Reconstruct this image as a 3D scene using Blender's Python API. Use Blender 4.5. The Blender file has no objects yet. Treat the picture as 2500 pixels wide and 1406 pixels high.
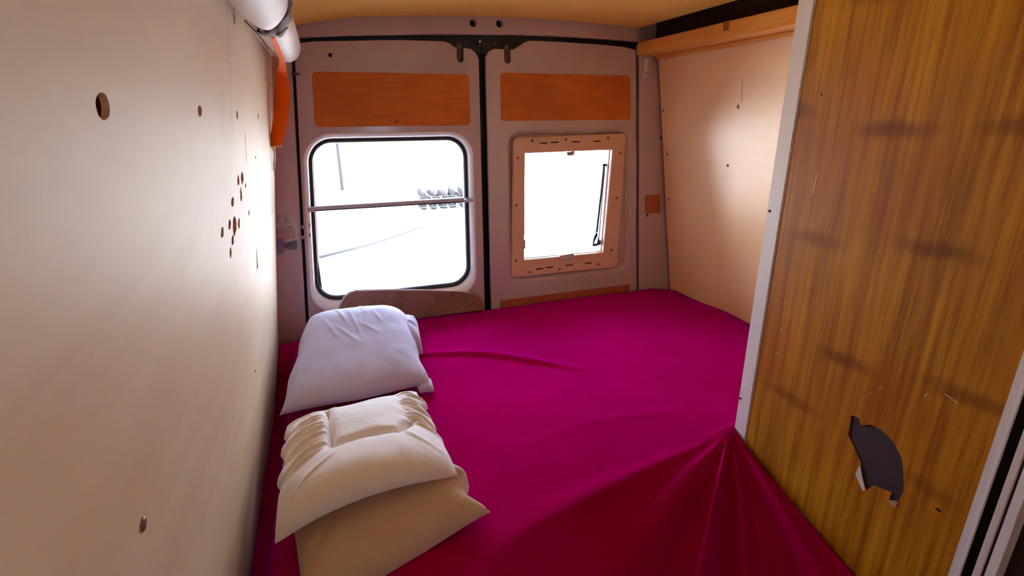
import bpy, bmesh, math, random
from mathutils import Vector, Matrix, noise
random.seed(4)
SC = bpy.context.scene
COL = SC.collection
H = 1.575            # the camera's height over the van floor; everything below is laid out from the camera's height

# ---------------------------------------------------------------- camera
f_px, yaw, pitch, roll = 1253.0, .3398, .3213, .0080
fw = Vector((math.sin(yaw)*math.cos(pitch), math.cos(yaw)*math.cos(pitch), -math.sin(pitch)))
rt = Vector((math.cos(yaw), -math.sin(yaw), 0))
dn = fw.cross(rt)
c_, s_ = math.cos(roll), math.sin(roll)
r2 = rt*c_ + dn*s_
d2 = -rt*s_ + dn*c_
cam = bpy.data.cameras.new('camera'); cam_o = bpy.data.objects.new('camera', cam); COL.objects.link(cam_o)
M = Matrix((r2, -d2, -fw)).transposed().to_4x4()
M.translation = Vector((0, 0, H))
cam_o.matrix_world = M
cam.sensor_width = 36; cam.lens = 36*f_px/2500; cam.clip_start = .01; cam.clip_end = 500
SC.camera = cam_o

# ---------------------------------------------------------------- light
W = bpy.data.worlds.new('sky'); SC.world = W; W.use_nodes = True
bg = W.node_tree.nodes['Background']
bg.inputs[0].default_value = (.54, .71, 1.0, 1)
bg.inputs[1].default_value = 20.0
sun = bpy.data.lights.new('sun', 'SUN'); sun.energy = 45; sun.color = (1, .93, .82); sun.angle = .01
sun_o = bpy.data.objects.new('sun', sun); COL.objects.link(sun_o)
sun_o.rotation_euler = Vector((-.62, -.30, -.72)).to_track_quat('-Z', 'Y').to_euler()   # from the right rear side of the van, high
SC.view_settings.view_transform = 'Standard'
SC.view_settings.look = 'None'
SC.view_settings.exposure = 0.22
SC.view_settings.gamma = 1
SC.view_settings.use_curve_mapping = False
SC.cycles.use_denoising = True
SC.cycles.max_bounces = 14
SC.cycles.diffuse_bounces = 10
SC.cycles.transparent_max_bounces = 16
SC.cycles.sample_clamp_indirect = 8

def portal(name, loc, sx, sy, direction):
    l = bpy.data.lights.new(name, 'AREA'); l.shape = 'RECTANGLE'; l.size = sx; l.size_y = sy
    l.cycles.is_portal = True
    o = bpy.data.objects.new(name, l); COL.objects.link(o); o.location = Vector(loc) + Vector((0, 0, H))
    o.rotation_euler = Vector(direction).to_track_quat('-Z', 'Y').to_euler()
portal('window_portal', (.235, 2.10, -.375), .66, .64, (0, -1, 0))
portal('window_portal', (.96, 2.10, -.36), .46, .50, (0, -1, 0))
portal('side_door_portal', (1.50, -1.10, -.45), .28, .28, (-1, 0, 0))

# ---------------------------------------------------------------- materials
def mat(name, col, rough=.5, spec=.5, metal=0, coat=0):
    m = bpy.data.materials.new(name); m.use_nodes = True
    b = m.node_tree.nodes['Principled BSDF']
    b.inputs['Base Color'].default_value = (*col, 1); b.inputs['Roughness'].default_value = rough
    b.inputs['Specular IOR Level'].default_value = spec; b.inputs['Metallic'].default_value = metal
    b.inputs['Coat Weight'].default_value = coat; b.inputs['Coat Roughness'].default_value = .12
    return m
def nd(m, t, **k):
    n = m.node_tree.nodes.new(t)
    for a, v in k.items(): setattr(n, a, v)
    return n
def lk(m, a, b): m.node_tree.links.new(a, b)
def grain(m, c1, c2, scale=(1, 1, 1), nscale=6, detail=6, rough=.6, bump=0, lo=.3, hi=.7, dist=0, c3=None, c3scale=1.5, c3amt=.6):
    """noise mix of two colours stretched by scale, optional broad third tone, optional bump"""
    tc = nd(m, 'ShaderNodeTexCoord'); mp = nd(m, 'ShaderNodeMapping'); mp.inputs['Scale'].default_value = scale
    lk(m, tc.outputs['Object'], mp.inputs[0])
    nz = nd(m, 'ShaderNodeTexNoise'); nz.inputs['Scale'].default_value = nscale; nz.inputs['Detail'].default_value = detail
    nz.inputs['Roughness'].default_value = rough; nz.inputs['Distortion'].default_value = dist
    lk(m, mp.outputs[0], nz.inputs['Vector'])
    cr = nd(m, 'ShaderNodeValToRGB'); cr.color_ramp.elements[0].position = lo; cr.color_ramp.elements[1].position = hi
    cr.color_ramp.elements[0].color = (*c1, 1); cr.color_ramp.elements[1].color = (*c2, 1)
    lk(m, nz.outputs['Fac'], cr.inputs[0])
    out = cr.outputs[0]
    if c3:
        n2 = nd(m, 'ShaderNodeTexNoise'); n2.inputs['Scale'].default_value = c3scale; n2.inputs['Detail'].default_value = 3
        lk(m, tc.outputs['Object'], n2.inputs['Vector'])
        r2_ = nd(m, 'ShaderNodeMapRange'); r2_.inputs[1].default_value = .4; r2_.inputs[2].default_value = .7; r2_.inputs[4].default_value = c3amt
        lk(m, n2.outputs['Fac'], r2_.inputs[0])
        mx = nd(m, 'ShaderNodeMix', data_type='RGBA'); lk(m, r2_.outputs[0], mx.inputs[0]); lk(m, out, mx.inputs[6]); mx.inputs[7].default_value = (*c3, 1)
        out = mx.outputs[2]
    b = m.node_tree.nodes['Principled BSDF']
    lk(m, out, b.inputs['Base Color'])
    if bump:
        bp = nd(m, 'ShaderNodeBump'); bp.inputs['Strength'].default_value = bump; bp.inputs['Distance'].default_value = .01
        lk(m, nz.outputs['Fac'], bp.inputs['Height']); lk(m, bp.outputs[0], b.inputs['Normal'])
    return m, out

paint, _ = grain(mat('mauve_grey_van_paint', (.5, .45, .45), .28, .5, 0, .5), (.46, .36, .37), (.51, .405, .41), nscale=5, bump=.04)
paint_lit = mat('lit_metal_lip', (.80, .78, .80), .22, .6, 0, .6)  # door paint lightened: window light on the lip put into the colour
body_red = mat('red_body_paint', (.70, .045, .05), .8, .2)
rubber = mat('black_rubber', (.012, .011, .013), .45)
dark = mat('dark_void_brown', (.035, .018, .012), .8)
lining = mat('dark_lining', (.09, .07, .06), .9)
ply_orange, _ = grain(mat('orange_varnished_ply', (.5, .2, .05), .5, .2), (.54, .135, .020), (.66, .20, .032), scale=(2, 1, 14), nscale=4, bump=.05, c3=(.42, .10, .02), c3scale=4, c3amt=.5)
ply_left, _ = grain(mat('pale_limed_ply', (.8, .7, .55), .56, .2), (.58, .42, .25), (.66, .51, .33), scale=(1, 1.2, 5), nscale=2.2, bump=.05, dist=.6, c3=(.72, .62, .48), c3scale=1.2, c3amt=.7)
ply_right, _ = grain(mat('honey_ply', (.75, .5, .3), .4, .5, 0, .9), (.90, .61, .30), (.94, .69, .40), scale=(1, 1.5, 7), nscale=2.5, bump=.04, dist=.5, c3=(.90, .54, .20), c3scale=2, c3amt=.5)
ply_ceiling, _ = grain(mat('golden_ceiling_ply', (.7, .45, .2), .6, .1), (.86, .56, .12), (.92, .66, .18), scale=(1, 4, 1), nscale=2, bump=.03)
pine, _ = grain(mat('orange_pine', (.7, .35, .1), .42, .4), (.70, .30, .055), (.82, .40, .09), scale=(10, 1, 10), nscale=4, bump=.08)
white_prof = mat('white_profile', (.66, .61, .60), .4)
white_prof2 = mat('white_profile_shiny', (.74, .71, .72), .3)
peach, _ = grain(mat('peach_plastic', (.62, .42, .33), .5), (.66, .41, .29), (.72, .47, .34), nscale=9, bump=.03)
plastic_grey = mat('grey_plastic', (.30, .25, .24), .4)
screw_m = mat('brown_screw', (.20, .12, .07), .45, .5, .4)
black_m = mat('black_slot', (.02, .012, .01), .7)
chrome = mat('chrome', (.8, .8, .82), .15, .5, 1)
alu = mat('grey_aluminium_bar', (.55, .50, .52), .35, .5, .6)
orange_strap, _ = grain(mat('orange_webbing', (.85, .12, .01), .8, .1), (.80, .10, .006), (.92, .16, .012), scale=(40, 1, 40), nscale=8, bump=.15)
roll_m, _ = grain(mat('white_mat_fabric', (.8, .72, .68), .6), (.56, .47, .43), (.62, .53, .48), nscale=12, bump=.05)
ribbon_m, _ = grain(mat('grey_satin_ribbon', (.2, .15, .13), .75, .1), (.10, .070, .058), (.22, .16, .135), nscale=20, bump=.3)
sticker_m, _ = grain(mat('silvery_foil', (.5, .45, .5), .25, .5, .5), (.25, .2, .24), (.72, .66, .68), nscale=22, bump=.6, c3=(.6, .42, .36), c3scale=20)
hook_m = mat('white_hook', (.7, .67, .66), .35)
patch_m, _ = grain(mat('red_brown_ply', (.4, .08, .04), .5), (.36, .07, .03), (.44, .10, .04), nscale=9)
floor_m, _ = grain(mat('honey_floor_boards', (.6,.35,.15), .6), (.55, .30, .11), (.66, .38, .16), scale=(1, .2, 1), nscale=8)
mattress_m = mat('cream_mattress', (.6, .55, .45), .9)
wood_dark = mat('plain_board', (.35, .22, .12), .6)

ply_right.node_tree.nodes['Principled BSDF'].inputs['Coat Roughness'].default_value = .38
def cloth(name, c1, c2, ns=60, bump=.25, sheen=.3, broad=3):
    m, _ = grain(mat(name, c1, .85, .2), c1, c2, nscale=broad, detail=4)
    b = m.node_tree.nodes['Principled BSDF']; b.inputs['Sheen Weight'].default_value = sheen
    tc = nd(m, 'ShaderNodeTexCoord')
    n1 = nd(m, 'ShaderNodeTexNoise'); n1.inputs['Scale'].default_value = ns; n1.inputs['Detail'].default_value = 5
    n2 = nd(m, 'ShaderNodeTexNoise'); n2.inputs['Scale'].default_value = 9; n2.inputs['Detail'].default_value = 4; n2.inputs['Distortion'].default_value = 1.2
    lk(m, tc.outputs['Object'], n1.inputs['Vector']); lk(m, tc.outputs['Object'], n2.inputs['Vector'])
    b1 = nd(m, 'ShaderNodeBump'); b1.inputs['Strength'].default_value = bump; b1.inputs['Distance'].default_value = .002
    b2 = nd(m, 'ShaderNodeBump'); b2.inputs['Strength'].default_value = .35; b2.inputs['Distance'].default_value = .008
    lk(m, n1.outputs['Fac'], b1.inputs['Height']); lk(m, n2.outputs['Fac'], b2.inputs['Height'])
    lk(m, b1.outputs[0], b2.inputs['Normal']); lk(m, b2.outputs[0], b.inputs['Normal'])
    return m
red_cloth = cloth('crimson_sheet_cotton', (.335, .0005, .058), (.38, .0007, .076), 90, .3, .35)
b_ = red_cloth.node_tree.nodes['Principled BSDF']; b_.inputs['Sheen Tint'].default_value = (.80, .0, 1, 1); b_.inputs['Sheen Roughness'].default_value = .35; b_.inputs['Specular IOR Level'].default_value = .0
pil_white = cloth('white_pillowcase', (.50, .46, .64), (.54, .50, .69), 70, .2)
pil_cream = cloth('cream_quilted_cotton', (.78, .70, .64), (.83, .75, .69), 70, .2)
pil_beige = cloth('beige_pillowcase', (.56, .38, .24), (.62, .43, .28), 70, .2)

glass = bpy.data.materials.new('window_glass'); glass.use_nodes = True
nt = glass.node_tree; nt.nodes.remove(nt.nodes['Principled BSDF'])
tr = nt.nodes.new('ShaderNodeBsdfTransparent'); tr.inputs[0].default_value = (.97, .97, .96, 1)
gl = nt.nodes.new('ShaderNodeBsdfGlossy'); gl.inputs['Roughness'].default_value = .02
fr = nt.nodes.new('ShaderNodeFresnel'); fr.inputs[0].default_value = 1.45
mxs = nt.nodes.new('ShaderNodeMixShader')
nt.links.new(fr.outputs[0], mxs.inputs[0]); nt.links.new(tr.outputs[0], mxs.inputs[1]); nt.links.new(gl.outputs[0], mxs.inputs[2])
nt.links.new(mxs.outputs[0], nt.nodes['Material Output'].inputs[0])

# bamboo print of the cabinet side: streaky golden brown with dark node bars (y, z, length, tilt, strength)
bamboo, bout = grain(mat('bamboo_print', (.5, .22, .03), .45, .22), (.27, .088, .004), (.56, .245, .012), scale=(1, 24, .9), nscale=3, detail=9, rough=.7, bump=.06, lo=.37, hi=.64)
marks = [(.638, -.025, .115, 0, 1), (.838, .006, .07, 0, .8), (.750, -.236, .12, 0, .8), (.525, -.209, .105, 0, 1), (.635, -.454, .105, 0, 1),
         (.738, -.594, .12, 0, .8), (.425, -.425, .12, 0, .9), (.475, -.018, .07, 0, .8), (.690, .19, .14, 0, .7), (.450, -.61, .09, 0, .6), (.85, -.44, .05, 0, .6)]
tc = nd(bamboo, 'ShaderNodeTexCoord'); nzw = nd(bamboo, 'ShaderNodeTexNoise'); nzw.inputs['Scale'].default_value = 14
lk(bamboo, tc.outputs['Object'], nzw.inputs['Vector'])
wob = nd(bamboo, 'ShaderNodeVectorMath', operation='MULTIPLY_ADD')
lk(bamboo, nzw.outputs['Color'], wob.inputs[0]); wob.inputs[1].default_value = (.016, .03, .02); lk(bamboo, tc.outputs['Object'], wob.inputs[2])
acc = None
BAM_O = Vector((0, 0, 0))
mark_nodes = []
for (my, mz, ml, mt, ms) in marks:
    mp = nd(bamboo, 'ShaderNodeMapping', vector_type='POINT')
    s1, s2 = 2.0/ml, 2.0/.026
    mp.inputs['Scale'].default_value = (0, s1, s2); mp.inputs['Location'].default_value = (0, -my*s1 - .02*s1, -mz*s2 - .01*s2)
    mark_nodes.append((mp, my + .015, mz + .01, s1, s2))
    lk(bamboo, wob.outputs[0], mp.inputs[0])
    vp_ = nd(bamboo, 'ShaderNodeVectorMath', operation='LENGTH'); lk(bamboo, mp.outputs[0], vp_.inputs[0])
    mr = nd(bamboo, 'ShaderNodeMapRange', interpolation_type='SMOOTHSTEP'); mr.inputs[1].default_value = .2; mr.inputs[2].default_value = 1.7
    mr.inputs[3].default_value = ms; mr.inputs[4].default_value = 0
    lk(bamboo, vp_.outputs['Value'], mr.inputs[0])
    if acc is None: acc = mr.outputs[0]
    else:
        mm = nd(bamboo, 'ShaderNodeMath', operation='MAXIMUM'); lk(bamboo, acc, mm.inputs[0]); lk(bamboo, mr.outputs[0], mm.inputs[1]); acc = mm.outputs[0]
ml_ = nd(bamboo, 'ShaderNodeMath', operation='MULTIPLY'); lk(bamboo, acc, ml_.inputs[0]); ml_.inputs[1].default_value = .62
mx = nd(bamboo, 'ShaderNodeMix', data_type='RGBA'); lk(bamboo, ml_.outputs[0], mx.inputs[0]); mx.inputs[7].default_value = (.11, .018, .003, 1)
# broad reddish wear towards parts of the panel
n3 = nd(bamboo, 'ShaderNodeTexNoise'); n3.inputs['Scale'].default_value = 3.2; n3.inputs['Detail'].default_value = 4
lk(bamboo, tc.outputs['Object'], n3.inputs['Vector'])
mr3 = nd(bamboo, 'ShaderNodeMapRange'); mr3.inputs[1].default_value = .42; mr3.inputs[2].default_value = .66; mr3.inputs[4].default_value = .55
lk(bamboo, n3.outputs['Fac'], mr3.inputs[0])
mx3 = nd(bamboo, 'ShaderNodeMix', data_type='RGBA'); lk(bamboo, mr3.outputs[0], mx3.inputs[0]); lk(bamboo, bout, mx3.inputs[6]); mx3.inputs[7].default_value = (.30, .062, .005, 1)
lk(bamboo, mx3.outputs[2], mx.inputs[6]); lk(bamboo, mx.outputs[2], bamboo.node_tree.nodes['Principled BSDF'].inputs['Base Color'])

# faded patterned upholstery
pattern = mat('faded_patterned_cloth', (.4, .3, .25), .8, .2)
tc = nd(pattern, 'ShaderNodeTexCoord'); vo = nd(pattern, 'ShaderNodeTexVoronoi'); vo.inputs['Scale'].default_value = 24
nz = nd(pattern, 'ShaderNodeTexNoise'); nz.inputs['Scale'].default_value = 16
vm = nd(pattern, 'ShaderNodeVectorMath', operation='MULTIPLY_ADD'); vm.inputs[1].default_value = (.05, .05, .05)
lk(pattern, tc.outputs['Object'], nz.inputs['Vector']); lk(pattern, nz.outputs['Color'], vm.inputs[0]); lk(pattern, tc.outputs['Object'], vm.inputs[2])
lk(pattern, vm.outputs[0], vo.inputs['Vector'])
cr = nd(pattern, 'ShaderNodeValToRGB')
for i, (p, c) in enumerate([(0, (.20, .10, .07)), (.35, (.50, .33, .25)), (.6, (.85, .76, .68)), (1, (.32, .16, .10))]):
    e = cr.color_ramp.elements[0] if i == 0 else (cr.color_ramp.elements[1] if i == 3 else cr.color_ramp.elements.new(p))
    e.position = p; e.color = (*c, 1)
lk(pattern, vo.outputs['Color'], cr.inputs[0]); lk(pattern, cr.outputs[0], pattern.node_tree.nodes['Principled BSDF'].inputs['Base Color'])

ground_m, _ = grain(mat('pale_dusty_ground', (.7, .66, .6), .9, .1), (.62, .58, .52), (.76, .72, .66), nscale=.8)
kerb_m = mat('grey_kerb_stone', (.028, .026, .026), .9, .1)
stone_m, _ = grain(mat('field_stone', (.05, .05, .05), .9, .1), (.022, .020, .020), (.05, .045, .045), nscale=4)
post_m = mat('weathered_post', (.035, .032, .03), .9, .1)

# ---------------------------------------------------------------- helpers
def link(o, m=None, parent=None):
    COL.objects.link(o)
    if m: o.data.materials.append(m)
    if parent: o.parent = parent
    return o
def mesh(name, v, f, m, parent=None, smooth=False, fix=True):
    me = bpy.data.meshes.new(name); me.from_pydata([tuple(p) for p in v], [], f)
    if fix:
        bm = bmesh.new(); bm.from_mesh(me); bmesh.ops.recalc_face_normals(bm, faces=bm.faces); bm.to_mesh(me); bm.free()
    if smooth:
        for p in me.polygons: p.use_smooth = True
    return link(bpy.data.objects.new(name, me), m, parent)
def empty(name, loc=(0, 0, 0), label=None, cat=None, group=None, kind=None):
    o = bpy.data.objects.new(name, None); COL.objects.link(o)
    return tag(o, label, cat, group, kind)
def tag(o, label=None, cat=None, group=None, kind=None):
    for k, v in (('label', label), ('category', cat), ('group', group), ('kind', kind)):
        if v: o[k] = v
    return o
def box(name, x0, x1, y0, y1, z0, z1, m, parent=None, bev=0, lean=None):
    bm = bmesh.new(); bmesh.ops.create_cube(bm, size=1)
    for v in bm.verts:
        v.co = Vector(((x0+x1)/2+v.co.x*(x1-x0), (y0+y1)/2+v.co.y*(y1-y0), (z0+z1)/2+v.co.z*(z1-z0)))
    if bev: bmesh.ops.bevel(bm, geom=bm.edges[:], offset=bev, segments=2, affect='EDGES')
    if lean:
        for v in bm.verts: v.co = lean(v.co)
    me = bpy.data.meshes.new(name); bm.to_mesh(me); bm.free()
    return link(bpy.data.objects.new(name, me), m, parent)
def rrect(x0, z0, x1, z1, r, n=8):
    p = []
    for cx, cz, a in ((x1-r, z1-r, 0), (x0+r, z1-r, 90), (x0+r, z0+r, 180), (x1-r, z0+r, 270)):
        for i in range(n+1):
            t = math.radians(a + 90*i/n); p.append((cx + r*math.cos(t), cz + r*math.sin(t)))
    return p
def circ(cx, cz, rx, rz=None, n=16, jit=0):
    rz = rz or rx
    return [(cx + rx*math.cos(2*math.pi*i/n)*(1+jit*random.uniform(-1, 1)), cz + rz*math.sin(2*math.pi*i/n)*(1+jit*random.uniform(-1, 1))) for i in range(n)]
def rpoly(pts, r, n=5):
    out = []
    for i, p in enumerate(pts):
        a = Vector(pts[i-1]); b = Vector(p); c = Vector(pts[(i+1) % len(pts)])
        rr = min(r, (a-b).length*.45, (c-b).length*.45)
        s = b + (a-b).normalized()*rr; e = b + (c-b).normalized()*rr
        for k in range(n+1):
            t = k/n; q = s*(1-t)**2 + b*2*t*(1-t) + e*t*t; out.append((q.x, q.y))
    return out
def plate(name, loops, th, fn, m, parent=None, bev=0):
    """flat plate with holes; loops[0] outline, others holes; fn(u, v, w) places it, w from 0 (back) to th (front)"""
    cu = bpy.data.curves.new(name, 'CURVE'); cu.dimensions = '2D'; cu.fill_mode = 'BOTH'
    for lp in loops:
        s = cu.splines.new('POLY'); s.points.add(len(lp)-1); s.use_cyclic_u = True
        for i, p in enumerate(lp): s.points[i].co = (p[0], p[1], 0, 1)
    cu.extrude = th/2 - bev
    if bev: cu.bevel_depth = bev; cu.bevel_resolution = 2; cu.offset = -bev
    t = bpy.data.objects.new('tmp', cu); COL.objects.link(t)
    bpy.context.view_layer.update()
    me = bpy.data.meshes.new_from_object(t.evaluated_get(bpy.context.evaluated_depsgraph_get()))
    bpy.data.objects.remove(t); bpy.data.curves.remove(cu)
    bm = bmesh.new(); bm.from_mesh(me); bmesh.ops.remove_doubles(bm, verts=bm.verts, dist=1e-5)
    for v in bm.verts: v.co = Vector(fn(v.co.x, v.co.y, v.co.z + th/2))
    bmesh.ops.recalc_face_normals(bm, faces=bm.faces)
    bm.to_mesh(me); bm.free(); me.name = name
    me.materials.clear()
    for p in me.polygons: p.use_smooth = False
    return link(bpy.data.objects.new(name, me), m, parent)
def loft(name, rings, m, parent=None, smooth=True, cap0=False, cap1=False, closed=True, fix=True):
    n = len(rings[0]); v = [p for r in rings for p in r]; f = []
    for i in range(len(rings)-1):
        for j in range(n if closed else n-1):
            k = (j+1) % n; f.append((i*n+j, i*n+k, (i+1)*n+k, (i+1)*n+j))
    if cap0: f.append(tuple(range(n)))
    if cap1: f.append(tuple((len(rings)-1)*n + j for j in range(n)))
    return mesh(name, v, f, m, parent, smooth, fix)
def tube(name, pts, r, m, parent=None, n=10, rfn=None, flat=1.0):
    rings = []; pts = [Vector(p) for p in pts]
    for i, p in enumerate(pts):
        d = (pts[min(i+1, len(pts)-1)] - pts[max(i-1, 0)]).normalized()
        up = Vector((0, 0, 1)) if abs(d.z) < .9 else Vector((0, 1, 0))
        a = d.cross(up).normalized(); b = d.cross(a).normalized(); rr = rfn(i/(len(pts)-1)) if rfn else r
        rings.append([p + a*rr*math.cos(2*math.pi*k/n) + b*rr*flat*math.sin(2*math.pi*k/n) for k in range(n)])
    return loft(name, rings, m, parent, cap0=True, cap1=True)
def smooth_by_angle(o, a=40):
    for p in o.data.polygons: p.use_smooth = True
    o.data.set_sharp_from_angle(angle=math.radians(a))
_disc = {}
def disc(name, c, nrm, r, m, parent=None, h=.002, n=12):
    """small domed screw head or plug; meshes shared"""
    key = (name, round(r, 5), round(h, 5), n, m.name)
    if key not in _disc:
        rings = []
        for rr, zz in ((r, -.001), (r, h*.5), (r*.8, h), (r*.25, h*1.05)):
            rings.append([(rr*math.cos(2*math.pi*k/n), rr*math.sin(2*math.pi*k/n), zz) for k in range(n)])
        o = loft(name, rings, m, None, cap0=True, cap1=True); _disc[key] = o.data; COL.objects.unlink(o); bpy.data.objects.remove(o)
    o = bpy.data.objects.new(name, _disc[key]); COL.objects.link(o); o.parent = parent
    o.location = c; o.rotation_euler = Vector(nrm).to_track_quat('Z', 'Y').to_euler()
    return o

XL = lambda z: -.1375 + .122*z            # inner face of the left lining
XR = lambda z: 1.393 - .164*z             # inner face of the right lining
tx = lambda x, z: .595 + (x-.595)*(1 - .111*(z+.35))   # van doors taper upwards
def back(Y):                               # places (x, z) outlines on a plane facing the camera side at depth Y
    return lambda u, v, w: (u, Y - w, v)
def backt(Y): return lambda u, v, w: (tx(u, v), Y - w, v)

# ================================================================ THE VAN BODY (setting)
FRONT = -2.5
fl = tag(box('floor', -.45, 1.85, FRONT, 2.05, -H-.06, -H, floor_m), kind='structure')

# left lining with its drilled holes, the red body metal behind it
wl = empty('wall_left', kind='structure')
lf = lambda u, v, w: (XL(v) - .005 + w, u, v)
holes = [circ(.438, .009, .0125, .0090, 18, .04), circ(.751, .010, .0120, .0070, 12, .06), circ(1.068, .008, .0100, .0075, 10, .1), circ(1.413, .006, .010, .0070, 10, .1),
         circ(1.078, .163, .008, .0095, 10, .1)]
for (y, z, ry, rz) in [(1.050, -.104, .011, .011), (1.103, -.106, .013, .013), (1.145, -.124, .006, .006), (1.078, -.133, .009, .017), (.974, -.132, .012, .010),
                       (1.185, -.184, .007, .007), (.985, -.174, .015, .022), (.934, -.163, .010, .009), (1.036, -.179, .010, .011), (.864, -.162, .010, .010),
                       (.957, -.194, .009, .010), (.930, -.208, .008, .010)]:
    holes.append(circ(y, z, ry*1.35, rz*.85, 12, .2))
holes.append([(1.298, -.279), (1.306, -.290), (1.312, -.318), (1.330, -.348), (1.306, -.332), (1.290, -.345), (1.293, -.312)])
outl = [(-2.4, -1.57), (1.87, -1.57), (1.87, .19), (-2.4, .19)]
plate('plywood_sheet', [outl] + holes, .005, lf, ply_left, wl)
box('body_metal', -.012, 0, -2.45, 2.08, -1.57, .38, body_red, wl, lean=lambda c: Vector((c.x + XL(c.z) - .0085, c.y, c.z)))
for y, z, r in ((.426, -.318, .0062),):
    disc('screw', (XL(z), y, z), (1, 0, -.12), r, screw_m, wl, .002)
for y, z in ((1.336, -.083), (1.60, .10), (1.2, -.55)):
    disc('screw', (XL(z), y, z), (1, 0, -.12), .0035, screw_m, wl, .001)
jm = mat('joint_tan', (.56, .42, .27), .6)
box('joint', 0, .0005, 1.0025, 1.0075, -.02, .183, jm, wl, lean=lambda c: Vector((c.x + XL(c.z) - .0003, c.y, c.z)))
box('scratch', 0, .0008, 1.172, 1.175, -.082, -.028, screw_m, wl, lean=lambda c: Vector((c.x + XL(c.z) - .0002, c.y + (c.z+.05)*-.06, c.z)))
# the pale raw upper edge of the sheet and a vertical joint strip towards the back
box('edge_strip', 0, .004, -2.4, 1.87, .183, .192, mat('raw_ply_edge', (.78, .66, .5), .7), wl, lean=lambda c: Vector((c.x + XL(c.z) - .001, c.y, c.z)))
# upper side above the sheet: roof rail in a dark tone
mesh('roof_rail', [(XL(.19)-.012, FRONT, .19), (XL(.19)-.012, 2.03, .19), (-.16, 2.03, .40), (-.16, FRONT, .40), (-.20, FRONT, .19), (-.20, 2.03, .19), (-.20, 2.03, .40), (-.20, FRONT, .40)],
     [(0, 1, 2, 3), (4, 5, 6, 7), (0, 1, 5, 4), (3, 2, 6, 7), (0, 3, 7, 4), (1, 2, 6, 5)], lining, wl)

# right lining
wr = empty('wall_right', kind='structure')
rf = lambda u, v, w: (XR(v) + .012 - w, u, v)
plate('plywood_sheet', [[(-.20, -1.57), (1.995, -1.57), (1.985, .25), (-.20, .25)], circ(1.532, .029, .0065, .0075, 12, .05), circ(1.585, -.178, .006, .0065, 12, .1)], .012, rf, ply_right, wr)
plate('plywood_sheet', [[(-2.4, -1.57), (-1.6, -1.57), (-1.6, .34), (-2.4, .34)]], .012, rf, ply_right, wr)
plate('plywood_sheet', [[(-.55, -1.57), (-.2, -1.57), (-.2, .22), (-.55, .22)]], .012, rf, ply_right, wr)
plate('plywood_sheet', [[(-1.6, -1.57), (-.55, -1.57), (-.55, -.93), (-1.6, -.93)]], .012, rf, ply_right, wr)
plate('plywood_sheet', [[(-1.6, .22), (-.2, .22), (-.2, .34), (-1.6, .34)]], .012, rf, ply_right, wr)
rb = lambda u, v, w: (XR(v) + .040 - w, u, v)
plate('body_metal', [[(-2.48, -1.6), (2.08, -1.6), (2.08, .42), (-2.48, .42)], [(-1.24, -.59), (-.96, -.59), (-.96, -.31), (-1.24, -.31)]], .014, rb, body_red, wr)
for y, z in ((1.969, .022), (1.958, -.160), (1.965, -.360), (1.363, -.258)):
    disc('screw', (XR(z), y, z), (-1, 0, -.16), .005, screw_m, wr, .002)
mesh('scratch', [(XR(.14)-.0006, 1.511, .14), (XR(.10)-.0006, 1.513, .10), (XR(.045)-.0006, 1.516, .045), (XR(.045)-.0006, 1.514, .045), (XR(.10)-.0006, 1.5105, .10)], [(0, 1, 2, 3, 4)], mat('dark_scratch', (.3, .17, .09), .7), wr, fix=False)

# ceiling: curved ply sheet
prof = [(-.19, .262), (-.10, .276), (-.03, .292), (.03, .305), (.10, .318), (.18, .327), (.27, .334), (.40, .341), (.56, .347), (.72, .350), (.88, .351), (1.05, .348), (1.262, .339)]
ce = loft('ceiling', [[(x, 1.995, z) for x, z in prof] + [(x, 1.995, z+.008) for x, z in reversed(prof)], [(x, FRONT, z) for x, z in prof] + [(x, FRONT, z+.008) for x, z in reversed(prof)]],
          ply_ceiling, None, True, True, True)
smooth_by_angle(ce); tag(ce, kind='structure')
rs = tag(box('wall_roof', -.45, 1.85, FRONT, 2.10, .40, .43, dark), kind='structure')
# timber batten along the right side under the ceiling and the dark gap above it
t1 = empty('trim_1', kind='structure')
box('batten', 1.248, 1.345, .88, 1.985, .235, .282, pine, t1, .003)
box('knot', 1.2468, 1.249, 1.46, 1.485, .255, .283, mat('pine_knot', (.30, .10, .02), .6), t1)
box('moulding', 1.335, 1.352, .88, 1.985, .222, .236, pine, t1, .003)
box('dark_backing', 1.345, 1.353, -.2, 2.0, .225, .40, dark, t1)  # dark sheet added to stand for the shade inside the gap
# end wall of the cab with the windscreen opening
wf = plate('wall_front', [[(-.4, -1.6), (1.75, -1.6), (1.75, .43), (-.4, .43)], rrect(.5, -.1, .8, .1, .08)], .03, lambda u, v, w: (u, FRONT - .03 + w, v), lining)
tag(wf, kind='structure')

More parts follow.
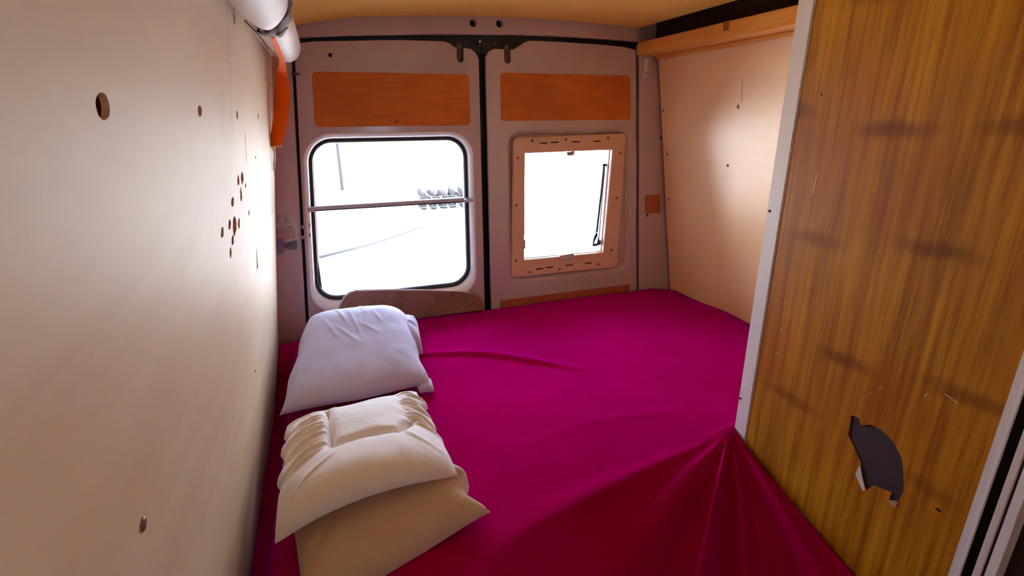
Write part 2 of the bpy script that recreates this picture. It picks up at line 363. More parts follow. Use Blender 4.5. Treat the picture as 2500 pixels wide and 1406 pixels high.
# ---- rear frame: header, pillars, gutter
wb = empty('wall_back', kind='structure')
hd = [(-.22, .22), (-.06, .246), (-.027, .255), (.11, .266), (.26, .274), (.42, .283), (.556, .288), (.72, .293), (.88, .295), (1.05, .294), (1.23, .289), (1.40, .28), (1.40, .40), (-.22, .40)]
plate('header', [hd, circ(.566, .326, .0125, .0125, 18), circ(.667, .329, .0125, .0125, 18)], .03, back(2.03), paint, wb, .004)
lp = [(-.30, -1.57), (tx(-.107, -1.57), -1.57), (tx(-.107, -.35), -.35), (tx(-.107, .21), .21), (-.045, .245), (-.24, .245)]
plate('pillar', [lp], .03, back(2.035), paint, wb, .004)
rp = [(tx(1.322, -1.57), -1.57), (1.72, -1.57), (1.43, .245), (1.27, .28), (tx(1.322, .2), .2)]
plate('pillar', [rp], .03, back(2.035), paint, wb, .004)
plate('seam_rubber', [[(-.25, -1.57), (1.65, -1.57), (1.38, .33), (-.15, .33), (-.15, .38), (1.38, .38)][:0] or [(-.25, -1.57), (1.65, -1.57), (1.38, .385), (-.15, .385)], rrect(-.065, -.68, .53, -.07, .05), rrect(.74, -.61, 1.19, -.11, .02)], .012, back(2.062), rubber, wb)
box('sill', -.3, 1.6, 1.99, 2.06, -1.575, -1.30, paint, wb)
box('outer_cap', -.3, 1.6, 2.06, 2.075, .18, .42, body_red, wb)
box('outer_cap', -.33, -.17, 2.062, 2.078, -1.6, .42, body_red, wb)
box('outer_cap', 1.37, 1.65, 2.062, 2.078, -1.6, .42, body_red, wb)
# small fittings of the right pillar
plate('wood_patch', [rpoly([(1.362, -.425), (1.44, -.425), (1.430, -.341), (1.355, -.341)], .008)], .004, back(2.0055), patch_m, wb)
disc('screw', (1.373, 2.005, -.434), (0, -1, 0), .005, black_m, wb)
disc('plug', (1.412, 2.004, -.092), (0, -1, 0), .005, black_m, wb)
plate('hook', [rpoly([(1.293, .155), (1.312, .150), (1.318, .225), (1.298, .23)], .009)], .014, back(2.008), hook_m, wb, .003)
disc('screw', (1.306, 1.994, .172), (0, -1, 0), .003, black_m, wb)
plate('joint_line', [[(1.335, -.099), (1.407, -.099), (1.407, -.0975), (1.335, -.0975)]], .001, back(2.0052), plastic_grey, wb)
# crumpled silvery plate on the left pillar
st = rpoly([(-.228, -.462), (-.205, -.480), (-.165, -.464), (-.128, -.462), (-.122, -.40), (-.118, -.350), (-.135, -.330), (-.17, -.325), (-.205, -.334), (-.212, -.40)], .012)
plate('foil_sticker', [st, circ(-.158, -.343, .006, .006, 10)], .003, back(2.0055), sticker_m, wb)
plate('foil_patch', [rpoly([(-.178, -.372), (-.134, -.368), (-.128, -.415), (-.175, -.420)], .01)], .004, back(2.0035), mat('peach_foil', (.42, .30, .27), .35, .5, .3), wb)
plate('foil_patch', [rpoly([(-.205, -.41), (-.172, -.41), (-.172, -.465), (-.205, -.470)], .006)], .004, back(2.0035), mat('violet_foil', (.22, .19, .30), .3, .5, .4), wb)
plate('foil_patch', [rpoly([(-.158, -.425), (-.128, -.423), (-.130, -.458), (-.160, -.456)], .004)], .0045, back(2.003), mat('slate_foil', (.13, .14, .16), .3, .5, .4), wb)
disc('stud', (-.168, 2.0, -.440), (0, -1, 0), .008, mat('maroon_stud', (.16, .07, .10), .4), wb, .004)

# ---- door 1 (left leaf)
d1 = empty('door_1', kind='structure')
def dpt(x, z, y): return (tx(x, z), y, z)
w1o = (-.085, -.712, .549, -.052, .095)      # opening of the inner skin
seamL, seamR = -.097, .583
dl = [(seamL, -1.30), (seamR, -1.30), (seamR, .208), (.570, .228), (.552, .240), (.521, .242)] + [(.5075 + .0135*math.cos(math.pi*i/10), .207 - .0135*math.sin(math.pi*i/10)) for i in range(11)] + [(.494, .243), (.482, .245), (.470, .255), (.445, .262), (.30, .261), (.19, .257), (.08, .251), (-.03, .246), (-.075, .240), (-.093, .225), (-.097, .20)]
plate('door_shell', [dl, rrect(*w1o, 10), circ(tx(.03, .2)-.041, .205, .0065, .0065, 12), circ(-.083, -.370, .007, .007, 12), circ(-.083, -.408, .007, .007, 12)],
      .018, backt(2.018), paint, d1, .003)
def ring(x0, z0, x1, z1, r, y, n=10): return [dpt(p[0], p[1], y) for p in rrect(x0, z0, x1, z1, r, n)]
loft('window_cove', [ring(-.090, -.722, .554, -.047, .100, 2.003), ring(-.086, -.718, .550, -.051, .097, 1.9985), ring(-.080, -.709, .545, -.056, .092, 2.001), ring(-.075, -.698, .540, -.061, .088, 2.008), ring(-.071, -.688, .536, -.066, .084, 2.018), ring(-.068, -.681, .533, -.070, .081, 2.034),
                     ring(-.068, -.681, .533, -.070, .081, 2.052), ring(-.090, -.722, .554, -.047, .100, 2.052)], paint_lit, d1, True, fix=True)
loft('window_seal', [ring(-.069, -.682, .534, -.069, .082, 2.038), ring(-.066, -.679, .531, -.072, .079, 2.033), ring(-.061, -.673, .526, -.078, .074, 2.033), ring(-.057, -.668, .522, -.082, .070, 2.038), ring(-.055, -.665, .519, -.085, .068, 2.046),
                     ring(-.055, -.665, .519, -.085, .068, 2.052), ring(-.069, -.682, .534, -.069, .082, 2.052)], rubber, d1, True)
loft('outer_skin_ring', [ring(-.053, -.668, .522, -.083, .067, 2.052), ring(-.051, -.668, .522, -.083, .067, 2.078), ring(-.12, -.74, .60, -.03, .1, 2.078), ring(-.12, -.74, .60, -.03, .1, 2.058)], body_red, d1, True)
loft('window_pane', [ring(-.056, -.340, .520, -.084, .05, 2.046), ring(-.056, -.340, .520, -.084, .05, 2.049)], glass, d1, False, True, True)
loft('window_pane', [ring(-.056, -.667, .520, -.300, .05, 2.055), ring(-.056, -.667, .520, -.300, .05, 2.058)], glass, d1, False, True, True)
wbx = box('window_bar', -.060, .529, 2.030, 2.056, -.322, -.308, alu, d1, .002)
box('bar_dark_line', -.058, .527, 2.032, 2.054, -.3265, -.322, rubber, wbx)  # thin dark line along the bar's lower edge
box('bar_end', -.082, -.052, 1.998, 2.035, -.3235, -.3065, paint, d1, .003)
box('bar_end', .512, .548, 1.998, 2.035, -.322, -.309, alu, d1, .003)
# orange ply panel of door 1 in its shallow recess, with screws
def door_panel(d, x0, x1, z0, z1, sc):
    pn = plate('plywood_panel', [rpoly([(x0 - (.012 if d is d1 else 0), z0), (x1 + (0 if d is d1 else .010), z0), (x1 - (0 if d is d1 else .006), z1), (x0, z1)], .018, 6)], .005, back(2.0025), ply_orange, d, .001)
    for sx, sz, mm in sc: disc('screw', (sx, 1.9968, sz), (0, -1, 0), .0048 if mm is screw_m else .0036, mm, pn)
soft = mat('orange_screw', (.50, .20, .06), .4, .5, .3)
door_panel(d1, -.006, .543, -.028, .152, [(0, .113, soft), (0.0, -.012, soft), (.264, -.012, screw_m), (.268, .137, soft), (.520, .132, soft), (.528, .0, soft)])
disc('plug', (-.101, 2.0, -.375), (0, -1, 0), .0075, plastic_grey, d1)
disc('plug', (-.106, 2.0, -.413), (0, -1, 0), .0075, plastic_grey, d1)
box('hinge_pin', -.073, -.045, 1.992, 2.0, .139, .147, mat('hinge_brown', (.12, .06, .06), .5), d1, .002)
box('lower_panel', .0, .50, 1.994, 2.0, -1.25, -.80, ply_orange, d1)
# rubber strip, latch rods and catches
def latch(d, x0, x1):
    cx = (x0+x1)/2
    n = 14; pts = [(cx - .0125, .262)] + [(cx - .0125*math.cos(math.pi*i/n), .207 - .0125*math.sin(math.pi*i/n)) for i in range(n+1)] + [(cx + .0125, .262)]
    o = plate('latch_rod', [pts], .010, backt(2.022), mat('dull_latch', (.075, .062, .058), .35, .5, .3), d, .003)
    disc('rivet', (tx(cx, .25), 2.0125, .250), (0, -1, 0), .004, plastic_grey, o)
latch(d1, .494, .521)
box('latch_housing', .455, .600, 2.026, 2.05, .222, .270, rubber, d1, .004)
tube('latch_bolt', [(.583, 2.025, .262), (.591, 2.008, .266), (.592, 2.002, .266)], .006, chrome, d1, 12)

# ---- door 2 (right leaf)
d2_ = empty('door_2', kind='structure')
dr = [(.611, -1.30), (1.310, -1.30), (1.304, .258), (1.24, .268), (1.10, .273), (.93, .276), (.80, .276), (.776, .268), (.756, .256), (.730, .244), (.717, .2435)] + [(.7035 + .0135*math.cos(math.pi*i/10), .207 - .0135*math.sin(math.pi*i/10)) for i in range(11)] + [(.690, .243), (.648, .243), (.626, .235), (.611, .212)]
w2o = (.693, -.690, 1.275, -.048, .055)
plate('door_shell', [dr, rrect(*w2o, 8), circ(1.310-.006, -.360, .0065, .0065, 12), circ(1.309-.006, -.396, .0065, .0065, 12)], .018, backt(2.018), paint, d2_, .003)
loft('window_cove', [ring(.688, -.695, 1.280, -.043, .060, 2.003, 8), ring(.694, -.689, 1.274, -.049, .055, 2.0, 8), ring(.700, -.683, 1.268, -.055, .05, 2.003, 8), ring(.708, -.675, 1.258, -.063, .045, 2.012, 8),
                     ring(.716, -.667, 1.250, -.071, .04, 2.016, 8), ring(.716, -.667, 1.250, -.071, .04, 2.022, 8), ring(.688, -.695, 1.280, -.043, .060, 2.022, 8)], paint, d2_, True)
plate('back_skin', [rrect(.69, -.70, 1.275, -.045, .05, 6), [(.755, -.590), (1.152, -.592), (1.172, -.128), (.759, -.130)]], .006, back(2.022), paint, d2_)
plate('outer_skin', [rrect(.62, -.78, 1.34, .02, .05, 6), [(.755, -.590), (1.152, -.592), (1.172, -.128), (.759, -.130)]], .004, back(2.066), body_red, d2_)
wfm = plate('window_frame', [rpoly([(.702, -.657), (1.222, -.663), (1.228, -.068), (.718, -.078)], .020, 6), [(.762, -.583), (1.146, -.586), (1.165, -.136), (.766, -.139)]], .022, back(2.014), peach, d2_, .005)
tag(wfm, 'peach plastic window frame')
for x, z in ((.796, -.090), (.945, -.088), (1.140, -.087), (.733, -.155), (1.204, -.150), (.726, -.345), (1.198, -.343), (.723, -.582), (1.187, -.579), (.785, -.640), (.928, -.642), (1.123, -.639)):
    disc('screw', (x, 1.9918, z), (0, -1, 0), .0056, screw_m, wfm)
for x, z in ((.845, -.101), (.894, -.099), (.990, -.099), (1.088, -.099), (.834, -.630), (.880, -.628), (.976, -.628), (1.072, -.628)):
    box('vent_slot', x-.017, x+.017, 1.9908, 1.993, z-.0024, z+.0024, black_m, wfm)
plate('reveal', [[(.757, -.588), (1.151, -.591), (1.170, -.131), (.761, -.134)], [(.764, -.5815), (1.1445, -.5845), (1.1635, -.1375), (.768, -.1405)]], .044, back(2.062), white_prof2, d2_)
plate('window_pane', [rrect(.70, -.64, 1.23, -.09, .03, 5)], .004, back(2.074), glass, d2_)
cl = plate('window_catch', [rpoly([(.948, -.139), (.986, -.137), (.981, -.153), (.953, -.154)], .004)], .012, back(2.0), plastic_grey, d2_, .002)
ct = empty('window_catch'); ct.parent = d2_
plate('clip_base', [rpoly([(.925, -.578), (.997, -.574), (.990, -.600), (.935, -.603)], .005)], .012, back(1.998), mat('clear_grey_plastic', (.55, .46, .46), .2, .6), ct, .003)
box('clip_lip', .938, .985, 1.980, 1.990, -.610, -.603, white_prof2, ct, .002)
tube('window_stay', [(1.152, 2.035, -.203), (1.146, 2.035, -.30), (1.130, 2.035, -.50)], .005, mat('dark_stay', (.06, .06, .07), .4), d2_)
box('stay_bracket', 1.143, 1.170, 2.028, 2.042, -.207, -.197, rubber, d2_, .002)
tube('stay_rail', [(1.160, 2.042, -.22), (1.146, 2.042, -.54)], .003, white_prof2, d2_, 8)
sb = plate('stay_foot', [rpoly([(1.112, -.548), (1.128, -.552), (1.134, -.520), (1.142, -.540), (1.150, -.535), (1.150, -.555), (1.118, -.562), (1.106, -.560), (1.110, -.525), (1.124, -.495), (1.130, -.510)], .003)], .012, back(2.035), rubber, d2_)
box('hinge_strip', .766, .775, 2.012, 2.03, -.54, -.50, plastic_grey, d2_, .002)
box('hinge_strip', .766, .771, 2.012, 2.03, -.48, -.22, plastic_grey, d2_, .001)
door_panel(d2_, .667, 1.240, -.014, .160, [(.690, .135, soft), (.950, .146, soft), (1.215, .135, soft), (1.214, .007, soft), (.952, .0, soft), (.688, .004, soft)])
latch(d2_, .690, .717)
box('latch_housing', .603, .765, 2.026, 2.05, .224, .272, rubber, d2_, .004)
disc('rivet', (.654, 2.024, .262), (0, -1, 0), .004, plastic_grey, d2_)
box('lower_panel', .655, 1.30, 1.994, 2.0, -1.25, -.757, patch_m, d2_, .002)

# ================================================================ SLEEPING PLACE
BZ = -.775
def sst(a, b, x):
    t = min(1, max(0, (x-a)/(b-a))); return t*t*(3-2*t)
mt = box('mattress', -.13, 1.42, .90, 1.90, -.885, -.80, mattress_m, None, .02)
tag(mt, 'cream mattress lying under the crimson sheet', 'mattress')
bp = empty('bed_platform', label='plain board platform with legs that carries the mattress', cat='bed')
box('board', -.155, 1.50, .885, 1.98, -.925, -.886, wood_dark, bp, .003)
box('board', -.15, .90, .10, .88, -1.10, -1.06, wood_dark, bp, .003)
for x, y in ((-.11, .36), (.80, .36), (-.12, 1.92), (1.42, 1.92)):
    box('leg', x-.03, x+.03, y-.03, y+.03, -H, -.925 if y > 1 else -1.10, wood_dark, bp, .003)

def polyd(px, py, pts):      # signed-ish distance to a polyline (and the position along it)
    best = (9, 0, 0); L = 0
    for a, b in zip(pts, pts[1:]):
        ax, ay = a; bx, by = b; dx, dy = bx-ax, by-ay; l = math.hypot(dx, dy)
        t = max(0, min(1, ((px-ax)*dx + (py-ay)*dy)/l/l)); qx, qy = ax+dx*t, ay+dy*t; d = math.hypot(px-qx, py-qy)
        sgn = 1 if (dx*(py-ay) - dy*(px-ax)) > 0 else -1
        if d < best[0]: best = (d, sgn*d, L + t*l)
        L += l
    return best[1], best[2]/L
FRL = [(-.24, .70), (.135, .700), (.319, .775), (.527, .815), (.775, .850), (.90, .872), (1.6, .872)]
def front_y(x):
    for a, b in zip(FRL, FRL[1:]):
        if x <= b[0]: return a[1] + (b[1]-a[1])*(x-a[0])/(b[0]-a[0])
    return .872
folds = [(-154, 5, .014), (-138, 2.6, .046), (-130.5, 3.4, -.036), (-123.5, 2.6, .030), (-113, 5.5, -.045), (-102, 3.2, .030), (-95, 3, -.020), (-146, 3.4, -.024), (-163, 4, -.010), (-170, 4, .006)]
crease = [(.17, 1.63), (.27, 1.603), (.37, 1.568), (.46, 1.523), (.60, 1.42), (.715, 1.318)]
crease2 = [(.40, 1.02), (.60, 1.05), (.80, 1.02)]
def sheet_z(x, y):
    z = BZ + .006*noise.noise(Vector((x*2.2, y*2.2, 0))) + .0025*noise.noise(Vector((x*7, y*7, 3)))
    d, t = polyd(x, y, crease)
    a = .013*math.sin(math.pi*min(1, max(0, t)))**.6 if 0 < t < 1 else 0
    z += a*math.exp(-(d/(.020 if d > 0 else .009))**2)
    z += a*.35*sst(-.01, .03, d)*math.exp(-max(0, d)/.10)
    d, t = polyd(x, y, crease2); z += .002*math.exp(-(d/.02)**2)
    # sheet dips at the edges of the bed
    xl, xr = XL(-.775), XR(-.775)
    z += .010*math.sin(y*9)*sst(.16, .02, xr - x)*sst(2.0, 1.7, y)
    z -= .020*sst(.10, 0, xr - x)
    z += -.015*sst(.12, .05, x - xl) - .13*sst(.062, .012, x - xl)*sst(1.88, 1.7, y)
    z -= .10*sst(1.93, 2.0, y) * sst(.10, -.15, x)
    z -= .012*sst(1.93, 1.99, y)
    # sag towards the camera, pulled up to the cabinet corner
    fy = front_y(x); s = max(0, fy - y)
    soft_ = math.sqrt(s*s + .0009) - .03
    z -= (.30 + .42*sst(.89, .72, x))*soft_
    px, py = .905, .885; r = math.hypot(x-px, y-py); th = math.degrees(math.atan2(y-py, x-px))
    if y < .90:
        for a0, w, am in folds:
            z += am*(r/.35)**.8*math.exp(-((th-a0)/w)**2)*sst(.75, .35, r)
        z += .02*math.exp(-(r/.05)**2)
    return z
xs = sorted(set([XL(-.775) - .0 + i*(.905-XL(-.775))/176 for i in range(177)] + [.905 + i*(XR(-.775)-.905)/60 for i in range(1, 61)]))
ys = [.12 + i*(.84-.12)/110 for i in range(110)] + [.84 + i*(1.99-.84)/150 for i in range(151)]
ys = sorted(ys); idx = {}; V = []; F = []
ycut = .878
for j, y in enumerate(ys):
    for i, x in enumerate(xs):
        if x > .9051 and y < ycut - .008: continue
        z = sheet_z(x, y); xx = x
        if i == 0: xx = XL(z) + .002
        if i == len(xs)-1: xx = XR(z) - .002
        idx[(i, j)] = len(V); V.append((xx, y, z))
for j in range(len(ys)-1):
    for i in range(len(xs)-1):
        q = [(i, j), (i+1, j), (i+1, j+1), (i, j+1)]
        if all(k in idx for k in q): F.append(tuple(idx[k] for k in q))
sh = mesh('bed_sheet', V, F, red_cloth, None, True, False)
so = sh.modifiers.new('thick', 'SOLIDIFY'); so.thickness = .003; so.offset = -1
tag(sh, 'crimson bed sheet spread over the mattress and snagged at the cabinet corner', 'bed sheet')

# ---------------------------------------------------------------- pillows
def pillow(name, cor, n, th, zfn, wr, m, pinch=.06, seed=0, extra=None, pw=3.0, fl=.35, edge=None, rcor=.03):
    """cor: four (x, y, z) corners near-left, near-right, far-right, far-left; a closed stuffed bag"""
    A, B, C, D = [Vector(c) for c in cor]; V = []; F = []
    def pt(u, v, side):
        cu, cv = 2*u-1, 2*v-1
        bu = 1 - pinch*(1-cv*cv)*1.0; bv = 1 - pinch*(1-cu*cu)*1.0
        rc = 1 - rcor*(abs(cu)*abs(cv))**4
        uu = .5 + .5*cu*bu*rc; vv = .5 + .5*cv*bv*rc
        p = A*(1-uu)*(1-vv) + B*uu*(1-vv) + C*uu*vv + D*(1-uu)*vv
        if edge: p += Vector(edge(u, v))
        pr = max(0, (1-abs(cu)**pw))*max(0, (1-abs(cv)**pw)); pr = pr**.5
        t = th(u, v) if callable(th) else th
        if side > 0:
            w = wr(u, v, p) if wr else 0
            p.z += t*pr + w*min(1, pr*3) + zfn(u, v)
        else:
            p.z += -t*fl*pr + zfn(u, v)
        if extra: p = extra(u, v, p, side)
        return p
    for side in (1, -1):
        for j in range(n+1):
            for i in range(n+1): V.append(pt(i/n, j/n, side))
    N = (n+1)**2
    for s in (0, 1):
        for j in range(n):
            for i in range(n):
                a = s*N + j*(n+1) + i; q = (a, a+1, a+n+2, a+n+1); F.append(q if s == 0 else q[::-1])
    o = mesh(name, V, F, m, None, True, False)
    bm = bmesh.new(); bm.from_mesh(o.data); bmesh.ops.remove_doubles(bm, verts=bm.verts, dist=1e-5); bm.to_mesh(o.data); bm.free()
    for p in o.data.polygons: p.use_smooth = True
    return o
def nz3(x, y, s, k=0): return noise.noise(Vector((x*s + k, y*s - k, k*1.7)))
def streak(u, v, cu, cv, ang, L, w, a):
    """one soft crease line centred at (cu, cv)"""
    c, s = math.cos(ang), math.sin(ang); p = (u-cu)*c + (v-cv)*s; q = -(u-cu)*s + (v-cv)*c
    q += .015*math.sin(p*9)
    return a*math.exp(-(p/L)**2 - (q/w)**2)

# back pillow, propped against the door, its far end folded under
def w1(u, v, p):
    z = .004*nz3(u, v, 3, 2) + .0015*nz3(u, v, 11, 5)
    for k in ((.38, .70, -1.0, .14, .010, .005), (.50, .58, -1.15, .15, .010, .005), (.60, .70, -1.5, .12, .010, .004), (.70, .62, -1.0, .08, .010, .004), (.45, .45, -.7, .12, .012, .004), (.56, .80, -1.2, .08, .01, .004),
              (.30, .55, -.9, .10, .012, .003), (.62, .50, -.6, .09, .01, .003)):
        z += streak(u, v, *k)
    return z
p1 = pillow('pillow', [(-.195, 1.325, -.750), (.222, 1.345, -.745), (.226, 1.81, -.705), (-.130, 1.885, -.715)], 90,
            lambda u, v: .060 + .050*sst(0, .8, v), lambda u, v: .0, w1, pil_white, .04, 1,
            lambda u, v, p, s: p, 3.6, .35, lambda u, v: (.004*math.sin(v*17)*abs(2*u-1)**8, .006*math.sin(u*9)*(1-v)**6, 0), .02)
tag(p1, 'white pillow nearest the window, propped up with its far side folded under', 'pillow', 'pillows along the left wall')
fold = pillow('folded_end', [(.140, 1.585, -.752), (.240, 1.575, -.750), (.262, 1.80, -.735), (.165, 1.83, -.735)], 40, .072, lambda u, v: 0,
              lambda u, v, p: .006*nz3(u, v, 6, 9) + streak(u, v, .7, .45, .2, .2, .05, -.01), pil_white, .03, 2)
fold.parent = p1
ear = pillow('corner_flap', [(.185, 1.335, -.760), (.228, 1.330, -.760), (.232, 1.395, -.755), (.175, 1.42, -.75)], 20, .018, lambda u, v: 0, None, pil_white, .05)
ear.parent = p1

# near pillow, under the quilted one
def w3(u, v, p):
    z = .005*nz3(u, v, 2.6, 11) + .0015*nz3(u, v, 9, 5)
    for k in ((.80, .30, 1.3, .12, .03, -.006), (.88, .45, .9, .10, .03, -.006), (.70, .25, 1.5, .14, .04, -.004), (.30, .12, .2, .2, .03, -.004), (.93, .25, .3, .08, .03, .006), (.55, .35, 1.4, .2, .035, -.005), (.42, .5, 1.2, .2, .04, -.004), (.78, .55, 1.1, .2, .02, -.006), (.15, .25, .8, .12, .03, -.006), (.62, .12, .4, .15, .03, -.005)):
        z += streak(u, v, *k)
    return z
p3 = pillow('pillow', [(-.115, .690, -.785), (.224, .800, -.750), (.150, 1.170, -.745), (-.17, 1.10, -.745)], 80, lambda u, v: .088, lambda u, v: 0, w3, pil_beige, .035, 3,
            None, 3.2, .4, lambda u, v: (.012*math.exp(-((u-1)/.06)**2-((v)/.06)**2) + sst(.6, 1, u)*(.014*math.exp(-((v-.27)/.06)**2) - .012*math.exp(-((v-.13)/.05)**2) + .010*math.exp(-((v-.48)/.08)**2)), 0, 0), .01)
tag(p3, 'beige pillow nearest the camera, half covered by the quilted cream pillow', 'pillow', 'pillows along the left wall')

# quilted middle pillow with a stitched inner rectangle
def w2(u, v, p):
    z = .003*nz3(u, v, 3.5, 21) + .0012*nz3(u, v, 12, 5)
    # stitched seam: left, bottom, right sides of an inner rectangle
    def seg(ax, ay, bx, by, wd, a):
        dx, dy = bx-ax, by-ay; l2 = dx*dx+dy*dy; t = max(0, min(1, ((u-ax)*dx+(v-ay)*dy)/l2)); d = math.hypot(u-ax-dx*t, v-ay-dy*t)
        return -a*math.exp(-abs(d/wd)**1.3)
    z += min(seg(.30, .93, .32, .36, .020, .032), seg(.32, .36, .72, .32, .020, .030), seg(.72, .32, .82, .42, .025, .020), seg(.82, .42, .80, .90, .03, .007), seg(.30, .93, .8, .92, .02, .006))
    z += .010*math.exp(-((u-.56)/.2)**2 - ((v-.63)/.22)**2)
    for i in range(9):
        vv = .34 + i*.068; z += streak(u, v, .16 + .03*math.sin(i*2.1), vv + .02*math.sin(i*3.3), .35 - .02*i, .12, .011, .011*(1 if i % 2 else .7))
        z -= streak(u, v, .18, vv + .035, .35, .10, .012, .004)
    for i in range(8):
        vv = .38 + i*.07; z += streak(u, v, .90 - .02*math.sin(i*1.7), vv + .02*math.sin(i*2.3), -.5 + .03*i, .09, .011, .010)
        z -= streak(u, v, .88, vv + .03, -.5, .09, .012, .004)
    z += streak(u, v, .22, .20, .6, .16, .012, .004) + streak(u, v, .80, .24, -.6, .14, .015, .004)
    return z
p2 = pillow('quilted_pillow', [(-.165, .815, -.705), (.190, .858, -.695), (.172, 1.262, -.715), (-.165, 1.225, -.722)], 120,
            lambda u, v: .056 + .012*sst(.4, 0, v), lambda u, v: .020*math.sin(math.pi*u)*sst(.9, .3, v), w2, pil_cream, .03, 5,
            lambda u, v, p, s: p, 3.0, .25, lambda u, v: ((.005*math.sin(v*26) + .003*math.sin(v*43))*abs(2*u-1)**6*sst(.22, .45, v), (.004*math.sin(u*23))*max(0, 2*v-1)**6 - .040*math.sin(math.pi*u)*sst(.5, 0, v) + .012*math.sin(u*8)*sst(.8, 1, v), .036*math.sin(math.pi*u)*sst(.5, 0, v) - .01*math.exp(-(u/.15)**2)*sst(.3, 0, v)))
tag(p2, 'cream quilted pillow with a stitched inner rectangle, in the middle of the three', 'pillow', 'pillows along the left wall')

# patterned board behind the pillows
bd = empty('upholstered_board', label='faded patterned flat board with rounded corner standing behind the pillows at the left rear door', cat='board')
bo = [(-.010, -.775), (-.010, -.690), (.012, -.648), (.034, -.632), (.060, -.627), (.20, -.641), (.34, -.660), (.470, -.680), (.510, -.692), (.545, -.712), (.566, -.745), (.570, -.775)]
plate('board', [bo], .022, back(1.978), pattern, bd, .005)
pip = [(x, 1.958, z+.001) for x, z in bo[1:9]]
tube('piping', pip, .0035, mat('cream_piping', (.66, .58, .55), .6), bd, 8)

# ================================================================ CABINET ON THE RIGHT
CX = .911
cb = empty('cabinet', label='tall cabinet side in bamboo print with white corner profiles at the foot of the bed', cat='cabinet')
torn = [(.600, -.556), (.584, -.553), (.578, -.566), (.560, -.553), (.540, -.552), (.515, -.563), (.496, -.584), (.486, -.615), (.480, -.640), (.484, -.668), (.499, -.676), (.498, -.659), (.515, -.664), (.530, -.668), (.541, -.688), (.556, -.664), (.562, -.640), (.580, -.618), (.597, -.600)]
side = lambda x0: (lambda u, v, w: (x0 - w, u, v))
plate('side_panel', [[(.384, -1.56), (.836, -1.56), (.836, .335), (.384, .335)], torn, circ(.424, -.636, .006, .003, 8, .2), circ(.79, .037, .002, .003, 8)], .0025, side(CX+.0025), bamboo, cb)
tag(plate('torn_core', [[(.384, -1.56), (.836, -1.56), (.836, .335), (.384, .335)]], .012, side(CX+.0145), mat('dark_core_board', (.034, .018, .022), .8), cb), 'dark brown core showing where the bamboo print is torn')
plate('torn_chip', [[(.541, -.688), (.562, -.645), (.566, -.668), (.556, -.680), (.546, -.692)]], .001, side(CX-.0002), mat('pale_chip', (.62, .55, .52), .6), cb)
plate('torn_chip', [[(.484, -.668), (.499, -.676), (.494, -.683), (.484, -.680)]], .001, side(CX-.0002), mat('buff_chip', (.40, .25, .14), .6), cb)
pm = mat('pale_scratch', (.75, .66, .5), .5)
for y, z, dy, dz in ((.792, -.388, .004, -.006), (.79, -.45, .0015, -.003), (.788, -.509, .004, -.0005), (.535, -.427, .003, -.003), (.560, -.476, .003, -.004), (.575, -.495, .001, -.002), (.72, -.563, .003, -.003), (.452, -.437, .010, .003), (.487, -.450, .001, -.004), (.770, -.13, .0005, -.02)):
    mesh('scratch', [(CX-.0004, y-dy, z-dz), (CX-.0004, y+dy, z+dz), (CX-.0004, y+dy-.0012, z+dz+.0008), (CX-.0004, y-dy-.0012, z-dz+.0008)], [(0, 1, 2, 3)], pm, cb, fix=False)
box('corner_profile', CX-.003, CX+.018, .837, .877, -.93, .338, white_prof, cb, .0025)
box('corner_profile_flange', CX+.018, CX+.045, .862, .877, -.93, .338, white_prof, cb, .002)
disc('screw', (CX-.0028, .868, -.20), (-1, 0, 0), .003, black_m, cb)
disc('screw', (CX-.0028, .871, -.668), (-1, 0, 0), .003, black_m, cb)
box('back_panel', CX+.016, 1.30, .862, .874, -1.56, .335, ply_right, cb, lean=lambda c: Vector((min(c.x, XR(c.z)-.002) if c.x > 1.2 else c.x, c.y, c.z)))
box('front_panel', CX+.016, 1.36, .386, .398, -1.56, .225, ply_right, cb)
box('gap_shade_filler', CX+.004, CX+.07, .3735, .3855, -1.55, .335, dark, cb)  # dark filler added so the gap beside the profile reads as shade
fp = box('front_profile', CX-.002, CX+.003, .370, .384, -1.55, .335, white_prof, cb, .001)
box('profile_bead', CX-.006, CX-.002, .3675, .373, -1.55, .335, white_prof2, cb, .001)
# sliding door frame beyond, with a dark sheet standing in for the shaded interior
sd = empty('sliding_door', label='white grooved door frame at the right edge beside the cabinet, with a dark sheet for the shaded interior', cat='door')
box('frame_profile', CX-.004, CX, .345, .355, -1.56, .335, white_prof, sd, .001)
box('frame_groove', CX+.004, CX+.02, .341, .345, -1.56, .335, plastic_grey, sd)
box('frame_profile', CX-.004, CX+.02, .328, .341, -1.56, .335, white_prof2, sd, .001)
box('interior_shade_sheet', CX+.03, CX+.05, -.15, .366, -1.56, .335, dark, sd)

# ================================================================ ROLLED MAT, RIBBON, STRAP
RC = Vector((-.066, 0, .190)); RR = .040
ro = empty('rolled_mat', label='rolled white mat with rounded end tied up under the ceiling above the left wall', cat='rolled mat')
rings = []
for y, k, dx, dz in [(-.6, 1.05, .0, .0), (.0, 1.04, 0, 0), (.6, 1.02, 0, 0), (.9, 1.0, .002, .001), (1.02, .97, .001, 0), (1.06, .92, 0, 0), (1.11, .86, 0, .002), (1.17, .90, 0, .001), (1.22, .97, 0, 0), (1.35, 1.0, 0, 0), (1.55, 1.0, 0, 0), (1.66, .99, 0, 0), (1.70, .95, 0, 0), (1.725, .85, 0, 0), (1.74, .68, 0, 0), (1.746, .4, 0, 0)]:
    rings.append([(RC.x + dx + RR*k*math.cos(t)*(1 + .03*math.sin(3*t+y*4)), y, RC.z + dz + RR*k*math.sin(t)*(1 + .03*math.sin(3*t+y*4))) for t in [2*math.pi*i/40 for i in range(40)]])
mr_ = loft('mat', rings, roll_m, ro, True, True, True)
